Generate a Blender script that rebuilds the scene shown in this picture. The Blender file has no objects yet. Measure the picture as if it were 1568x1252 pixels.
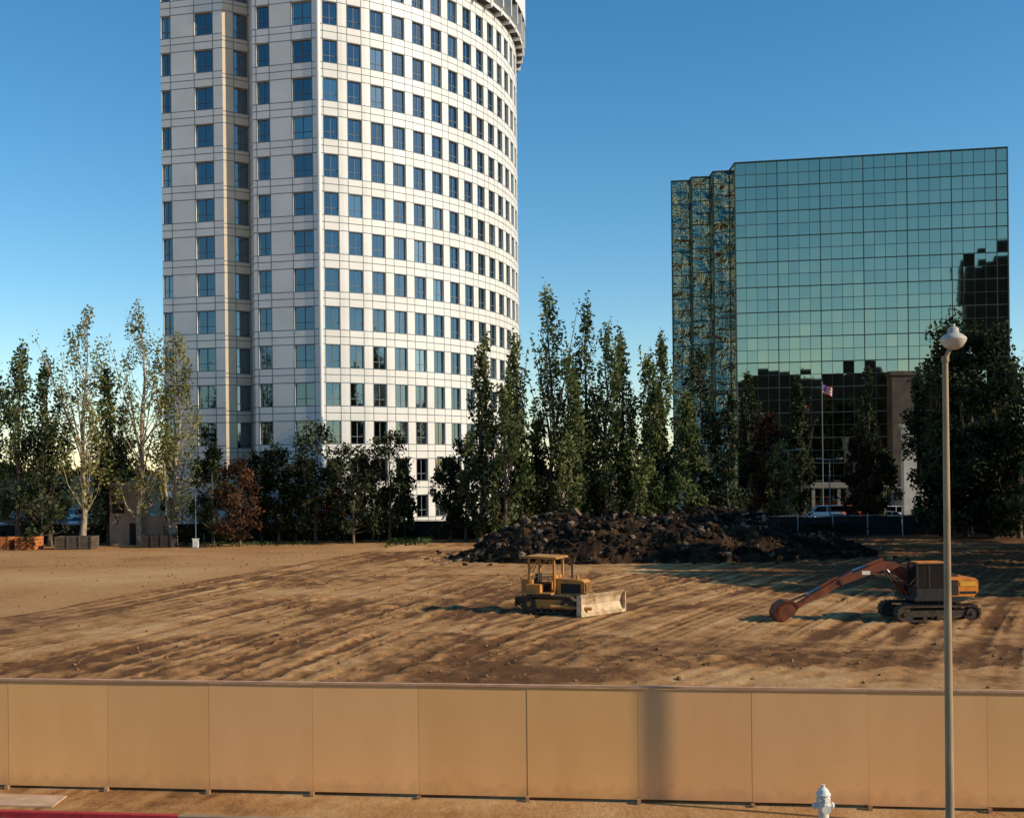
import bpy, math, random
import numpy as np
from mathutils import Matrix, Vector, Euler

scene = bpy.context.scene
R = random.Random(7)
NR = np.random.RandomState(11)

# ------------------------------------------------------------------ helpers
def link(o):
    scene.collection.objects.link(o); return o

def empty(name, loc=(0,0,0), rotz=0.0, sc=1.0):
    e = bpy.data.objects.new(name, None); link(e)
    e.location = loc; e.rotation_euler = (0,0,rotz); e.empty_display_size = 0.3; e.scale=(sc,sc,sc)
    return e

class MB:
    def __init__(s): s.v=[]; s.f=[]; s.m=[]
    def face(s, pts, m=0):
        b=len(s.v); s.v.extend([tuple(p) for p in pts]); s.f.append(tuple(range(b,b+len(pts)))); s.m.append(m)
    def box(s, x0,x1,y0,y1,z0,z1, m=0, M=None):
        c=[(x0,y0,z0),(x1,y0,z0),(x1,y1,z0),(x0,y1,z0),(x0,y0,z1),(x1,y0,z1),(x1,y1,z1),(x0,y1,z1)]
        if M is not None: c=[tuple(M@Vector(p)) for p in c]
        b=len(s.v); s.v.extend(c)
        for q in ((0,3,2,1),(4,5,6,7),(0,1,5,4),(1,2,6,5),(2,3,7,6),(3,0,4,7)):
            s.f.append(tuple(b+i for i in q)); s.m.append(m)
    def cyl(s, p0, p1, r0, r1=None, n=8, m=0, caps=True):
        if r1 is None: r1=r0
        p0=Vector(p0); p1=Vector(p1); d=(p1-p0)
        if d.length<1e-6: return
        q=d.to_track_quat('Z','Y'); b=len(s.v)
        for p,r in ((p0,r0),(p1,r1)):
            for i in range(n):
                a=2*math.pi*i/n
                s.v.append(tuple(p+q@Vector((math.cos(a)*r,math.sin(a)*r,0))))
        for i in range(n):
            j=(i+1)%n
            s.f.append((b+i,b+j,b+n+j,b+n+i)); s.m.append(m)
        if caps:
            s.f.append(tuple(b+n+i for i in range(n))); s.m.append(m)
            s.f.append(tuple(b+n-1-i for i in range(n))); s.m.append(m)
    def prism(s, prof, y0, y1, m=0, M=None):
        n=len(prof); c=[(p[0],y0,p[1]) for p in prof]+[(p[0],y1,p[1]) for p in prof]
        if M is not None: c=[tuple(M@Vector(p)) for p in c]
        b=len(s.v); s.v.extend(c)
        s.f.append(tuple(b+i for i in range(n))); s.m.append(m)
        s.f.append(tuple(b+2*n-1-i for i in range(n))); s.m.append(m)
        for i in range(n):
            j=(i+1)%n
            s.f.append((b+j,b+i,b+n+i,b+n+j)); s.m.append(m)
    def revolve(s, prof, cx=0, cy=0, n=20, m=0):
        b=len(s.v)
        for (r,z) in prof:
            for i in range(n):
                a=2*math.pi*i/n; s.v.append((cx+r*math.cos(a),cy+r*math.sin(a),z))
        for k in range(len(prof)-1):
            for i in range(n):
                j=(i+1)%n
                s.f.append((b+k*n+i,b+k*n+j,b+(k+1)*n+j,b+(k+1)*n+i)); s.m.append(m)
    def obj(s, name, mats, parent=None, smooth=False, bevel=0.0, recalc=False):
        me=bpy.data.meshes.new(name); me.from_pydata(s.v,[],s.f)
        for mt in mats: me.materials.append(mt)
        me.polygons.foreach_set("material_index", s.m)
        if smooth: me.polygons.foreach_set("use_smooth",[True]*len(s.f))
        me.update()
        if recalc:
            import bmesh
            bm=bmesh.new(); bm.from_mesh(me); bmesh.ops.recalc_face_normals(bm,faces=bm.faces); bm.to_mesh(me); bm.free()
        o=bpy.data.objects.new(name,me); link(o)
        if parent: o.parent=parent
        if bevel>0:
            b=o.modifiers.new("bev",'BEVEL'); b.width=bevel; b.segments=2; b.limit_method='ANGLE'
        return o

def mat(name):
    m=bpy.data.materials.new(name); m.use_nodes=True
    nt=m.node_tree; b=nt.nodes["Principled BSDF"]
    return m,nt,b

def surf(name, col, col2=None, scale=3.0, rough=0.8, metal=0.0, bump=0.0, bscale=20.0, detail=6, spec=0.3, stretch=(1,1,1), lo=0.35, hi=0.65):
    m,nt,b=mat(name)
    tc=nt.nodes.new("ShaderNodeTexCoord"); mp=nt.nodes.new("ShaderNodeMapping")
    mp.inputs['Scale'].default_value=stretch
    nt.links.new(tc.outputs['Object'],mp.inputs['Vector'])
    n=nt.nodes.new("ShaderNodeTexNoise"); n.inputs['Scale'].default_value=scale; n.inputs['Detail'].default_value=detail
    nt.links.new(mp.outputs[0],n.inputs['Vector'])
    cr=nt.nodes.new("ShaderNodeValToRGB")
    c2=col2 if col2 else tuple(c*0.75 for c in col)
    cr.color_ramp.elements[0].position=lo; cr.color_ramp.elements[1].position=hi
    cr.color_ramp.elements[0].color=(*c2,1); cr.color_ramp.elements[1].color=(*col,1)
    nt.links.new(n.outputs['Fac'],cr.inputs['Fac']); nt.links.new(cr.outputs[0],b.inputs['Base Color'])
    b.inputs['Roughness'].default_value=rough; b.inputs['Metallic'].default_value=metal
    b.inputs['Specular IOR Level'].default_value=spec
    if bump>0:
        n2=nt.nodes.new("ShaderNodeTexNoise"); n2.inputs['Scale'].default_value=bscale; n2.inputs['Detail'].default_value=6
        nt.links.new(mp.outputs[0],n2.inputs['Vector'])
        bp=nt.nodes.new("ShaderNodeBump"); bp.inputs['Strength'].default_value=bump; bp.inputs['Distance'].default_value=0.05
        nt.links.new(n2.outputs['Fac'],bp.inputs['Height']); nt.links.new(bp.outputs[0],b.inputs['Normal'])
    return m

def glassy(name, col, rough=0.03, bump=0.0, bscale=0.3, detail=2, dist=0.05):
    m,nt,b=mat(name)
    b.inputs['Base Color'].default_value=(*col,1); b.inputs['Metallic'].default_value=1.0
    b.inputs['Roughness'].default_value=rough
    if bump>0:
        tc=nt.nodes.new("ShaderNodeTexCoord")
        n2=nt.nodes.new("ShaderNodeTexNoise"); n2.inputs['Scale'].default_value=bscale; n2.inputs['Detail'].default_value=detail
        nt.links.new(tc.outputs['Object'],n2.inputs['Vector'])
        bp=nt.nodes.new("ShaderNodeBump"); bp.inputs['Strength'].default_value=bump; bp.inputs['Distance'].default_value=dist
        nt.links.new(n2.outputs['Fac'],bp.inputs['Height']); nt.links.new(bp.outputs[0],b.inputs['Normal'])
    return m

# value noise -------------------------------------------------------------
_tab=NR.rand(512,512).astype(np.float32)
def vn(x,y):
    xi=np.floor(x).astype(int); yi=np.floor(y).astype(int)
    fx=x-xi; fy=y-yi; fx=fx*fx*(3-2*fx); fy=fy*fy*(3-2*fy)
    a=_tab[xi%512,yi%512]; b=_tab[(xi+1)%512,yi%512]; c=_tab[xi%512,(yi+1)%512]; d=_tab[(xi+1)%512,(yi+1)%512]
    return (a*(1-fx)+b*fx)*(1-fy)+(c*(1-fx)+d*fx)*fy
def fbm(x,y,o=4):
    s=0;a=0.5;t=0
    for i in range(o):
        s=s+a*vn(x+17.3*i,y+31.7*i); t+=a; a*=0.5; x=x*2.03; y=y*2.03
    return s/t
def sstep(a,b,x):
    t=np.clip((x-a)/(b-a),0,1); return t*t*(3-2*t)

# ------------------------------------------------------------------ camera
CAMH=7.1
cam=bpy.data.cameras.new("camera"); co=bpy.data.objects.new("camera",cam); link(co)
cam.sensor_width=36; cam.lens=36*1700/1568.0; cam.shift_y=0.06; cam.clip_end=9000; cam.clip_start=0.1
co.matrix_world=Matrix.Translation((0,0,CAMH))@Matrix.Rotation(math.radians(90),4,'X')@Matrix.Rotation(math.radians(-0.6),4,'Z')
scene.camera=co

# ------------------------------------------------------------------ light
EL=math.radians(26); AZF=math.radians(17)
tosun=Vector((math.cos(AZF)*math.cos(EL),-math.sin(AZF)*math.cos(EL),math.sin(EL)))
sl=bpy.data.lights.new("sun",'SUN'); sl.energy=5.0; sl.angle=math.radians(0.5); sl.color=(1.0,0.85,0.63)
so=bpy.data.objects.new("sun",sl); link(so); so.rotation_euler=tosun.to_track_quat('Z','Y').to_euler(); so.location=(60,-20,60)
w=bpy.data.worlds.new("World"); scene.world=w; w.use_nodes=True
nt=w.node_tree; bg=nt.nodes["Background"]
sky=nt.nodes.new("ShaderNodeTexSky"); sky.sky_type='NISHITA'; sky.sun_disc=False
sky.sun_elevation=EL; sky.sun_rotation=math.atan2(tosun.x,tosun.y)
sky.air_density=1.0; sky.dust_density=0.2; sky.ozone_density=2.0; sky.altitude=300
hs=nt.nodes.new("ShaderNodeHueSaturation"); hs.inputs['Hue'].default_value=0.492; hs.inputs['Saturation'].default_value=1.34; hs.inputs['Value'].default_value=1.0
nt.links.new(sky.outputs[0],hs.inputs['Color']); nt.links.new(hs.outputs[0],bg.inputs['Color']); bg.inputs['Strength'].default_value=0.15
scene.view_settings.view_transform='Standard'; scene.view_settings.look='None'; scene.view_settings.exposure=0

# ------------------------------------------------------------------ ground
def fence_y(x): return 25.3-0.117*(x+11.7)
def height(X,Y):
    X=np.asarray(X,float); Y=np.asarray(Y,float)
    edge=sstep(26,29,Y+0.117*X)*(1-sstep(106,111,Y))*(1-sstep(60,90,np.abs(X)))
    berm=-24.7+0.28*(Y-53.5)-0.0012*(Y-75)**2*0.3+1.2*(fbm(Y*0.08,X*0+3.0,2)-0.5)
    right=sstep(-0.5,1.0,X-berm)
    ua=X-0.28*(Y-45)+1.5*(fbm(X*0.03,Y*0.03,2)-0.5)
    ub=X-0.52*(Y-45)-0.002*(Y-50)**2+2.0*(fbm(X*0.04+9,Y*0.03,2)-0.5)
    sa=(vn(ua*1.9,Y*0.035)-0.5)*0.35+(vn(ua*5.0+40,Y*0.09)-0.5)*0.75
    sb=(vn(ub*1.8+90,Y*0.04)-0.5)*0.35+(vn(ub*4.6+70,Y*0.1)-0.5)*0.75
    k=sstep(-6,3,X-0.1*(Y-50)); st=sa*(1-k)+sb*k
    amp=0.30+0.80*sstep(0.35,0.62,fbm(X*0.09+5,Y*0.06+2,3))
    h=0.13*st*amp*right
    ch=sstep(0.52,0.64,fbm(X*0.10+40,Y*0.22+12,3))
    h+=right*ch*0.26*(fbm(X*2.1,Y*2.1,3)-0.45)
    h+=0.06*(fbm(X*1.3,Y*1.3,4)-0.5)*(0.25+0.75*right)+0.06*(fbm(X*0.07,Y*0.07,2)-0.5)
    for (px,py,an,amp_) in ((6,52,0.55,1),(-6,48,0.32,1),(13,44,0.75,1),(2,60,0.2,1),(16,40,1.0,1),(-12,58,0.3,0.8),(9,40,0.6,1),(-2,40,0.4,1)):
        u=(X-px)*math.cos(an)-(Y-py)*math.sin(an)+0.8*(fbm(Y*0.06+px,X*0.02,2)-0.5)*4
        v=(X-px)*math.sin(an)+(Y-py)*math.cos(an)
        mk=np.exp(-((np.abs(u)-0.95)/0.24)**4)*sstep(-26,-18,v)*(1-sstep(16,26,v))
        h+=-0.055*mk+0.025*mk*np.sign(np.sin(v*14))
        st=st-0.26*mk
    h+=0.20*np.exp(-((X-berm)/0.55)**2)*(0.4+fbm(X*0.5,Y*0.5,3))
    h+=0.14*right
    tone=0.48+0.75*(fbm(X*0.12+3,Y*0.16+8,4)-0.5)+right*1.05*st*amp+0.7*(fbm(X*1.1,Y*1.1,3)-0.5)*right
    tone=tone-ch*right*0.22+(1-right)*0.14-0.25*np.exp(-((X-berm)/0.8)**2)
    shade_tone=sstep(6,16,X-0.12*Y+3)*sstep(54,64,Y)  # shade painted into the dirt tone, deepening the shadow band at right rear
    tone=tone-0.48*shade_tone+0.28*(1-sstep(26,28,Y+0.117*X))
    return h*edge, tone
def hgt(x,y): return float(height(np.array([x]),np.array([y]))[0][0])

def axis(a,b,step,far_lo,far_hi):
    core=list(np.arange(a,b+1e-6,step)); lo=[];hi=[]; s=step;p=a
    while p>far_lo: s*=1.35; p-=s; lo.append(p)
    s=step;p=b
    while p<far_hi: s*=1.35; p+=s; hi.append(p)
    return np.array(lo[::-1]+core+hi)
xs=axis(-46,46,0.18,-4000,4000); ys=axis(25,112,0.22,-4000,6000)
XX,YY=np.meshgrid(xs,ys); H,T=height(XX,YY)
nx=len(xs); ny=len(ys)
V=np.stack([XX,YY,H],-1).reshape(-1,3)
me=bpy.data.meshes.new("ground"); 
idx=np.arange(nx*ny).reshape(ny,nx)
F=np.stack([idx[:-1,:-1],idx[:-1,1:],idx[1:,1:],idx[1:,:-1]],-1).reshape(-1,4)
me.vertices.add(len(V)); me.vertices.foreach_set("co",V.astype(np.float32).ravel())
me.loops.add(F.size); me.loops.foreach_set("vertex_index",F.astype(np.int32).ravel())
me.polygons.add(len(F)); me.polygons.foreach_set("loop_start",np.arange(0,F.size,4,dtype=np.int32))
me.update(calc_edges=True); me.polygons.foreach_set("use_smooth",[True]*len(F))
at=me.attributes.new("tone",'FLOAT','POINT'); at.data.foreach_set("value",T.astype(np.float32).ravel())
go=bpy.data.objects.new("ground",me); link(go)
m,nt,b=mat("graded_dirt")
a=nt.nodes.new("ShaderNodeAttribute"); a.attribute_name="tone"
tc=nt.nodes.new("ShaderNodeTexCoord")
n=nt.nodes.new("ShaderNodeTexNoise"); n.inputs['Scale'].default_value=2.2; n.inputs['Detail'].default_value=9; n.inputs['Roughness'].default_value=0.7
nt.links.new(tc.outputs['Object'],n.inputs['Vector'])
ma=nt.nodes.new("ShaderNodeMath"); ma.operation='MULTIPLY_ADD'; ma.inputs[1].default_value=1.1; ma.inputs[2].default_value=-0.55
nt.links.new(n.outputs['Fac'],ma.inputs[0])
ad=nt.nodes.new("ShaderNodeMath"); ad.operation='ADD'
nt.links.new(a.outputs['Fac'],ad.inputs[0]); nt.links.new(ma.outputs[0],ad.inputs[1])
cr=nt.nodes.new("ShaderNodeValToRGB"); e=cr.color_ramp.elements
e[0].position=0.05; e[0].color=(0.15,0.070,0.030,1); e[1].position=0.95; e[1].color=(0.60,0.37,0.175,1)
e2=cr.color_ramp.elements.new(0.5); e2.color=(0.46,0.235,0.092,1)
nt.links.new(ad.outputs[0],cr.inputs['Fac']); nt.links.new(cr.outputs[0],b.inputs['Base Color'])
b.inputs['Roughness'].default_value=0.95; b.inputs['Specular IOR Level'].default_value=0.1
n2=nt.nodes.new("ShaderNodeTexNoise"); n2.inputs['Scale'].default_value=5; n2.inputs['Detail'].default_value=8; n2.inputs['Roughness'].default_value=0.75
nt.links.new(tc.outputs['Object'],n2.inputs['Vector'])
bp=nt.nodes.new("ShaderNodeBump"); bp.inputs['Strength'].default_value=1.0; bp.inputs['Distance'].default_value=0.10
nt.links.new(n2.outputs['Fac'],bp.inputs['Height']); nt.links.new(bp.outputs[0],b.inputs['Normal'])
me.materials.append(m); DIRT=m

# common materials
M_asph=surf("asphalt",(0.06,0.06,0.062),(0.04,0.04,0.042),1.5,0.9,bump=0.3)
M_conc=surf("concrete",(0.42,0.39,0.35),(0.30,0.28,0.25),2.0,0.9,bump=0.2)
M_red=surf("red_kerb_paint",(0.50,0.035,0.05),(0.38,0.03,0.04),6,0.6)
M_white=surf("white_paint",(0.80,0.78,0.72),(0.62,0.60,0.55),5,0.5)
M_black=surf("black_rubber",(0.02,0.02,0.02),(0.035,0.032,0.03),6,0.8)
M_dglass=glassy("dark_glass",(0.05,0.06,0.065),0.06)
M_cabg=surf("cab_glass_dark",(0.012,0.014,0.016),None,1,0.08,spec=0.5)
M_bark=surf("bark",(0.16,0.12,0.085),(0.07,0.055,0.04),8,0.95,stretch=(1,1,0.2),bump=0.5)
M_barkpale=surf("pale_bark",(0.42,0.35,0.26),(0.22,0.17,0.12),5,0.95,stretch=(1,1,0.3),bump=0.3)

# ------------------------------------------------------------------ foreground street edge
def ribbon(name, x0,x1, off0,off1, z0,z1, mt, bevel=0.0):
    b=MB(); n=max(1,int((x1-x0)/2))
    for i in range(n):
        xa=x0+(x1-x0)*i/n; xb=x0+(x1-x0)*(i+1)/n-0.012
        pts=[(xa,fence_y(xa)+off0),(xb,fence_y(xb)+off0),(xb,fence_y(xb)+off1),(xa,fence_y(xa)+off1)]
        lo=[(p[0],p[1],z0) for p in pts]; hi=[(p[0],p[1],z1) for p in pts]
        b.face(hi)
        for k in range(4):
            j=(k+1)%4; b.face([lo[k],lo[j],hi[j],hi[k]])
    return b.obj(name,[mt],bevel=bevel)
ribbon("road",-60,60,-16,-2.10,0.0,0.004,M_asph)
ribbon("kerb",-6.9,60,-2.08,-1.93,0.0,0.12,surf("dusty_kerb",(0.34,0.24,0.15),(0.25,0.17,0.10),2,0.9))
ribbon("kerb",-60,-6.92,-2.08,-1.93,0.0,0.12,M_red)
ribbon("sidewalk",-60,-9.9,-1.35,-0.55,0.0,0.03,surf("pale_concrete",(0.60,0.42,0.28),(0.42,0.28,0.17),2,0.9))

# construction fence --------------------------------------------------------
fp=empty("plywood_fence",(0,0,0))
m,nt,b=mat("fence_paint")
a=nt.nodes.new("ShaderNodeAttribute"); a.attribute_name="tint"
tc=nt.nodes.new("ShaderNodeTexCoord"); mp=nt.nodes.new("ShaderNodeMapping"); mp.inputs['Scale'].default_value=(1,1,0.25)
nt.links.new(tc.outputs['Object'],mp.inputs[0])
n=nt.nodes.new("ShaderNodeTexNoise"); n.inputs['Scale'].default_value=1.3; n.inputs['Detail'].default_value=6; nt.links.new(mp.outputs[0],n.inputs['Vector'])
cr=nt.nodes.new("ShaderNodeValToRGB"); cr.color_ramp.elements[0].color=(0.90,0.47,0.175,1); cr.color_ramp.elements[1].color=(0.97,0.53,0.21,1)
cr.color_ramp.elements[0].position=0.3; cr.color_ramp.elements[1].position=0.7
nt.links.new(n.outputs['Fac'],cr.inputs[0])
sx=nt.nodes.new("ShaderNodeSeparateXYZ"); nt.links.new(tc.outputs['Object'],sx.inputs[0])
n4=nt.nodes.new("ShaderNodeTexNoise"); n4.inputs['Scale'].default_value=4; n4.inputs['Detail'].default_value=6; nt.links.new(tc.outputs['Object'],n4.inputs['Vector'])
ms=nt.nodes.new("ShaderNodeMath"); ms.operation='MULTIPLY_ADD'; ms.inputs[1].default_value=0.8; nt.links.new(n4.outputs['Fac'],ms.inputs[0]); ms.inputs[2].default_value=-0.15
m2=nt.nodes.new("ShaderNodeMath"); m2.operation='SUBTRACT'; nt.links.new(ms.outputs[0],m2.inputs[0]); nt.links.new(sx.outputs['Z'],m2.inputs[1])
mr=nt.nodes.new("ShaderNodeMapRange"); mr.inputs['From Min'].default_value=-0.15; mr.inputs['From Max'].default_value=0.2; mr.inputs['To Min'].default_value=0; mr.inputs['To Max'].default_value=0.45; nt.links.new(m2.outputs[0],mr.inputs['Value'])
mg=nt.nodes.new("ShaderNodeMix"); mg.data_type='RGBA'; nt.links.new(mr.outputs[0],mg.inputs[0]); nt.links.new(cr.outputs[0],mg.inputs[6]); mg.inputs[7].default_value=(0.50,0.27,0.12,1)
mx=nt.nodes.new("ShaderNodeMix"); mx.data_type='RGBA'; mx.blend_type='MULTIPLY'; mx.inputs[0].default_value=1.0
nt.links.new(mg.outputs[2],mx.inputs[6]); nt.links.new(a.outputs['Color'],mx.inputs[7])
nt.links.new(mx.outputs[2],b.inputs['Base Color']); b.inputs['Roughness'].default_value=0.75
n3=nt.nodes.new("ShaderNodeTexNoise"); n3.inputs['Scale'].default_value=0.8; nt.links.new(tc.outputs['Object'],n3.inputs['Vector'])
bp=nt.nodes.new("ShaderNodeBump"); bp.inputs['Strength'].default_value=0.12; bp.inputs['Distance'].default_value=0.05
nt.links.new(n3.outputs['Fac'],bp.inputs['Height']); nt.links.new(bp.outputs[0],b.inputs['Normal'])
M_fence=m
M_wood=surf("weathered_wood",(0.40,0.24,0.13),(0.22,0.13,0.07),4,0.9)
M_dk=surf("dark_gap",(0.03,0.022,0.018),None,4,0.95)
M_seam=surf("seam_post",(0.24,0.125,0.055),None,4,0.95)
L=2.375; ux=1/math.sqrt(1+0.117**2); dxs=L*ux
fb=MB(); tints=[]; cap=MB(); seam=MB()
x=-11.7+2.53-dxs*12
for i in range(29):
    xa=x+0.003; xb=x+dxs-0.003
    za=0.08+R.uniform(-0.02,0.02); zt=2.43+R.uniform(-0.008,0.008)
    ya=fence_y(xa)+R.uniform(-0.004,0.004); yb=fence_y(xb)+R.uniform(-0.004,0.004)
    c=[(xa,ya,za),(xb,yb,za),(xb,yb+0.018,za),(xa,ya+0.018,za)]
    c2=[(p[0],p[1],zt) for p in c]
    b0=len(fb.v); fb.v.extend(c+c2)
    for q in ((0,3,2,1),(4,5,6,7),(0,1,5,4),(1,2,6,5),(2,3,7,6),(3,0,4,7)):
        fb.f.append(tuple(b0+k for k in q)); fb.m.append(0)
    t=R.uniform(0.94,1.03); tints+= [(t,t*R.uniform(0.985,1.015),t*R.uniform(0.93,1.07),1)]*8
    seam.box(xa-0.06,xa+0.06,fence_y(xa)+0.035,fence_y(xa)+0.12,0,2.38)
    seam.box(xa-0.05,xa+0.03,fence_y(xa)-0.14,fence_y(xa)-0.02,0,R.uniform(0.05,0.11),m=1)
    seam.box(xa+0.02,xa+dxs-0.05,fence_y(xa+dxs/2)+0.20,fence_y(xa+dxs/2)+0.24,0,0.13,m=0)
    yc0=fence_y(x); yc1=fence_y(x+dxs)
    cap.face([(x,yc0-0.03,2.445),(x+dxs-0.01,yc1-0.03,2.445),(x+dxs-0.01,yc1-0.03,2.49),(x,yc0-0.03,2.49)])
    cap.face([(x,yc0-0.03,2.49),(x+dxs-0.01,yc1-0.03,2.49),(x+dxs-0.01,yc1+0.07,2.49),(x,yc0+0.07,2.49)])
    cap.face([(x,yc0-0.03,2.445),(x,yc0+0.07,2.445),(x+dxs-0.01,yc1+0.07,2.445),(x+dxs-0.01,yc1-0.03,2.445)])
    x+=dxs
fo=fb.obj("panels",[M_fence],fp)
ca=fo.data.color_attributes.new("tint",'FLOAT_COLOR','POINT'); ca.data.foreach_set("color",np.array(tints,dtype=np.float32).ravel())
seam.obj("posts_and_stakes",[M_seam,M_wood],fp)
cap.obj("cap_rail",[surf("cap_paint",(0.62,0.36,0.22),(0.5,0.28,0.16),3,0.7)],fp)

# ------------------------------------------------------------------ street lamp and added shadow pole
M_pole=surf("aged_pole_paint",(0.42,0.31,0.19),(0.27,0.19,0.11),4,0.6,stretch=(1,1,0.3))
M_lampcap=surf("lamp_housing",(0.50,0.48,0.42),(0.4,0.38,0.33),8,0.5)
M_lens=surf("frosted_lens",(0.68,0.60,0.50),(0.58,0.51,0.42),8,0.25,spec=0.5)
def lamp(x,y,hh,r0,r1,name="street_lamp"):
    e=empty(name,(x,y,0))
    b=MB(); b.cyl((0,0,0),(0,0,0.25),r0*2.0,r0*1.9,16); b.cyl((0,0,0.25),(0,0,hh-0.3),r0,r1,16)
    b.cyl((0,0,hh-0.34),(0,0,hh-0.26),r1*1.35,r1*1.35,12)
    b.cyl((0,0,hh-0.3),(0.08,0,hh-0.14),r1*0.8,r1*0.7,10)
    b.obj("pole",[M_pole],e,smooth=False)
    h=MB()
    h.revolve([(0.0,hh+0.16),(0.05,hh+0.155),(0.075,hh+0.13),(0.08,hh+0.07),(0.12,hh+0.05),(0.175,hh+0.005),(0.185,hh-0.02)],0.12,0,24,0)
    h.revolve([(0.185,hh-0.02),(0.17,hh-0.06),(0.12,hh-0.13),(0.05,hh-0.165),(0,hh-0.17)],0.12,0,24,1)
    h.cyl((0.12,0,hh+0.15),(0.12,0,hh+0.20),0.03,0.025,10,0)
    h.obj("head",[M_lampcap,M_lens],e,smooth=True)
    return e
lamp(6.22,15.9,8.93,0.066,0.040)
lamp(11.57,20.95,9.05,0.066,0.058)  # unseen pole, added to throw a soft strip of shade on the fence

# fire hydrant ----------------------------------------------------------------
e=empty("fire_hydrant",(6.1,22.0,0))
b=MB()
b.revolve([(0.0,0),(0.17,0),(0.17,0.04),(0.115,0.05),(0.105,0.10),(0.10,0.48),(0.135,0.49),(0.135,0.53),(0.12,0.54),(0.118,0.60),(0.145,0.61),(0.145,0.64),(0.125,0.66),(0.10,0.72),(0.055,0.76),(0.035,0.77),(0.035,0.82),(0,0.82)],0,0,20)
for s in (-1,1):
    b.cyl((0,0,0.40),(0.19*s,0,0.40),0.058,0.058,12); b.cyl((0.17*s,0,0.40),(0.21*s,0,0.40),0.072,0.066,8)
b.cyl((0,0,0.38),(0,-0.2,0.38),0.08,0.08,12); b.cyl((0,-0.17,0.38),(0,-0.23,0.38),0.095,0.09,10)
for k in range(8):
    a_=k*math.pi/4; b.cyl((0.128*math.cos(a_),0.128*math.sin(a_),0.47),(0.128*math.cos(a_),0.128*math.sin(a_),0.56),0.013,None,6)
b.obj("hydrant_body",[M_white],e,smooth=False,recalc=True)

# ------------------------------------------------------------------ tower
M_clad=surf("white_cladding",(0.75,0.73,0.69),(0.67,0.65,0.61),0.25,0.45,spec=0.4)
M_joint=surf("joint",(0.15,0.18,0.20),None,3,0.6)
M_win=glassy("tower_glass",(0.14,0.18,0.20),0.04,bump=0.06,bscale=0.25,detail=1)
M_win2=glassy("tower_glass_pale",(0.28,0.32,0.32),0.10)
M_tan=surf("sunlit_notch_cladding",(0.66,0.53,0.38),(0.58,0.46,0.33),0.4,0.5)  # warm sunlight on the notch wall is put into this tan colour
tp=empty("office_tower",(0,0,0))
T_=MB()
def wq(p,t,n,s0,s1,z0,z1,off,m):
    a_=(p[0]+t[0]*s0+n[0]*off,p[1]+t[1]*s0+n[1]*off); c_=(p[0]+t[0]*s1+n[0]*off,p[1]+t[1]*s1+n[1]*off)
    T_.face([(a_[0],a_[1],z0),(c_[0],c_[1],z0),(c_[0],c_[1],z1),(a_[0],a_[1],z1)],m)
REC=0.28
ZC=[1.11+4.17*k for k in range(0,16)]
def facade(p0,p1,wins,zcs,mull=1,joints=True,cm=0,sp=0.80,lo=0.9):
    dx=p1[0]-p0[0]; dy=p1[1]-p0[1]; L=math.hypot(dx,dy); t=(dx/L,dy/L); n=(t[1],-t[0])
    wins=[(max(a,0.0),min(c,L)) for a,c in wins]
    for zc in zcs:
        wq(p0,t,n,0,L,zc-0.9,zc+sp,0,cm)
        zb=zc+sp; zt=zc+3.27; cur=0
        if joints: wq(p0,t,n,0,L,zc-0.045,zc+0.045,0.004,2); wq(p0,t,n,0,L,zc-0.9,zc-0.81,0.004,2); wq(p0,t,n,0,L,zc+sp-0.09,zc+sp,0.004,2)
        for (a,c) in wins:
            if a>cur+1e-4: wq(p0,t,n,cur,a,zb,zt,0,cm)
            cur=c
            j=[R.gauss(0,0.004) for _ in range(4)]
            P=lambda s,z,o:(p0[0]+t[0]*s+n[0]*o,p0[1]+t[1]*s+n[1]*o,z)
            T_.face([P(a,zb,-REC+j[0]),P(c,zb,-REC+j[1]),P(c,zt,-REC+j[2]),P(a,zt,-REC+j[3])],3 if R.random()<0.12 else 1)
            T_.face([P(a,zb,0),P(c,zb,0),P(c,zb,-REC),P(a,zb,-REC)],cm)
            T_.face([P(a,zt,-REC),P(c,zt,-REC),P(c,zt,0),P(a,zt,0)],cm)
            T_.face([P(a,zb,0),P(a,zb,-REC),P(a,zt,-REC),P(a,zt,0)],cm)
            T_.face([P(c,zb,-REC),P(c,zb,0),P(c,zt,0),P(c,zt,-REC)],cm)
            for k in range(1,mull+1):
                s=a+(c-a)*k/(mull+1); wq(p0,t,n,s-0.04,s+0.04,zb,zt,-REC+0.05,2)
            wq(p0,t,n,a,c,zb+0.75,zb+0.82,-REC+0.055,2)
            if joints:
                wq(p0,t,n,a-0.08,a,zc-0.9,zt,0.006,2) if a>0.1 else None
                wq(p0,t,n,c,c+0.08,zc-0.9,zt,0.006,2) if c<L-0.1 else None
        if cur<L-1e-4: wq(p0,t,n,cur,L,zb,zt,0,cm)
cor=(-20.7,121.0); ux_,uy_=(math.cos(math.radians(-13)),math.sin(math.radians(-13)))
LT=18.95
def lp(s,back=0.0):
    s2=s-LT
    return (cor[0]+ux_*s2,cor[1]+uy_*s2+back)
A0=lp(0); A1=lp(7.6); A2=lp(10.3,2.2); A3=lp(11.2); 
zc=ZC
facade(A0,A1,[(0.1,1.2),(4.2,6.4)],zc)
facade(A1,A2,[(1.3,2.9)],zc,mull=1,cm=4,sp=0.5)
facade(A2,A3,[],zc)
facade(A3,cor,[(0.5,2.0),(4.7,7.0)],zc)
Rr=35.0; th0=22.0; C=(cor[0]-Rr*math.sin(math.radians(th0)),cor[1]+Rr*math.cos(math.radians(th0)))
bay=2.75; dth=math.degrees(bay/Rr); pts=[]
nb=24
for i in range(nb+1):
    a_=math.radians(th0+dth*i); pts.append((C[0]+Rr*math.sin(a_),C[1]-Rr*math.cos(a_)))
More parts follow.
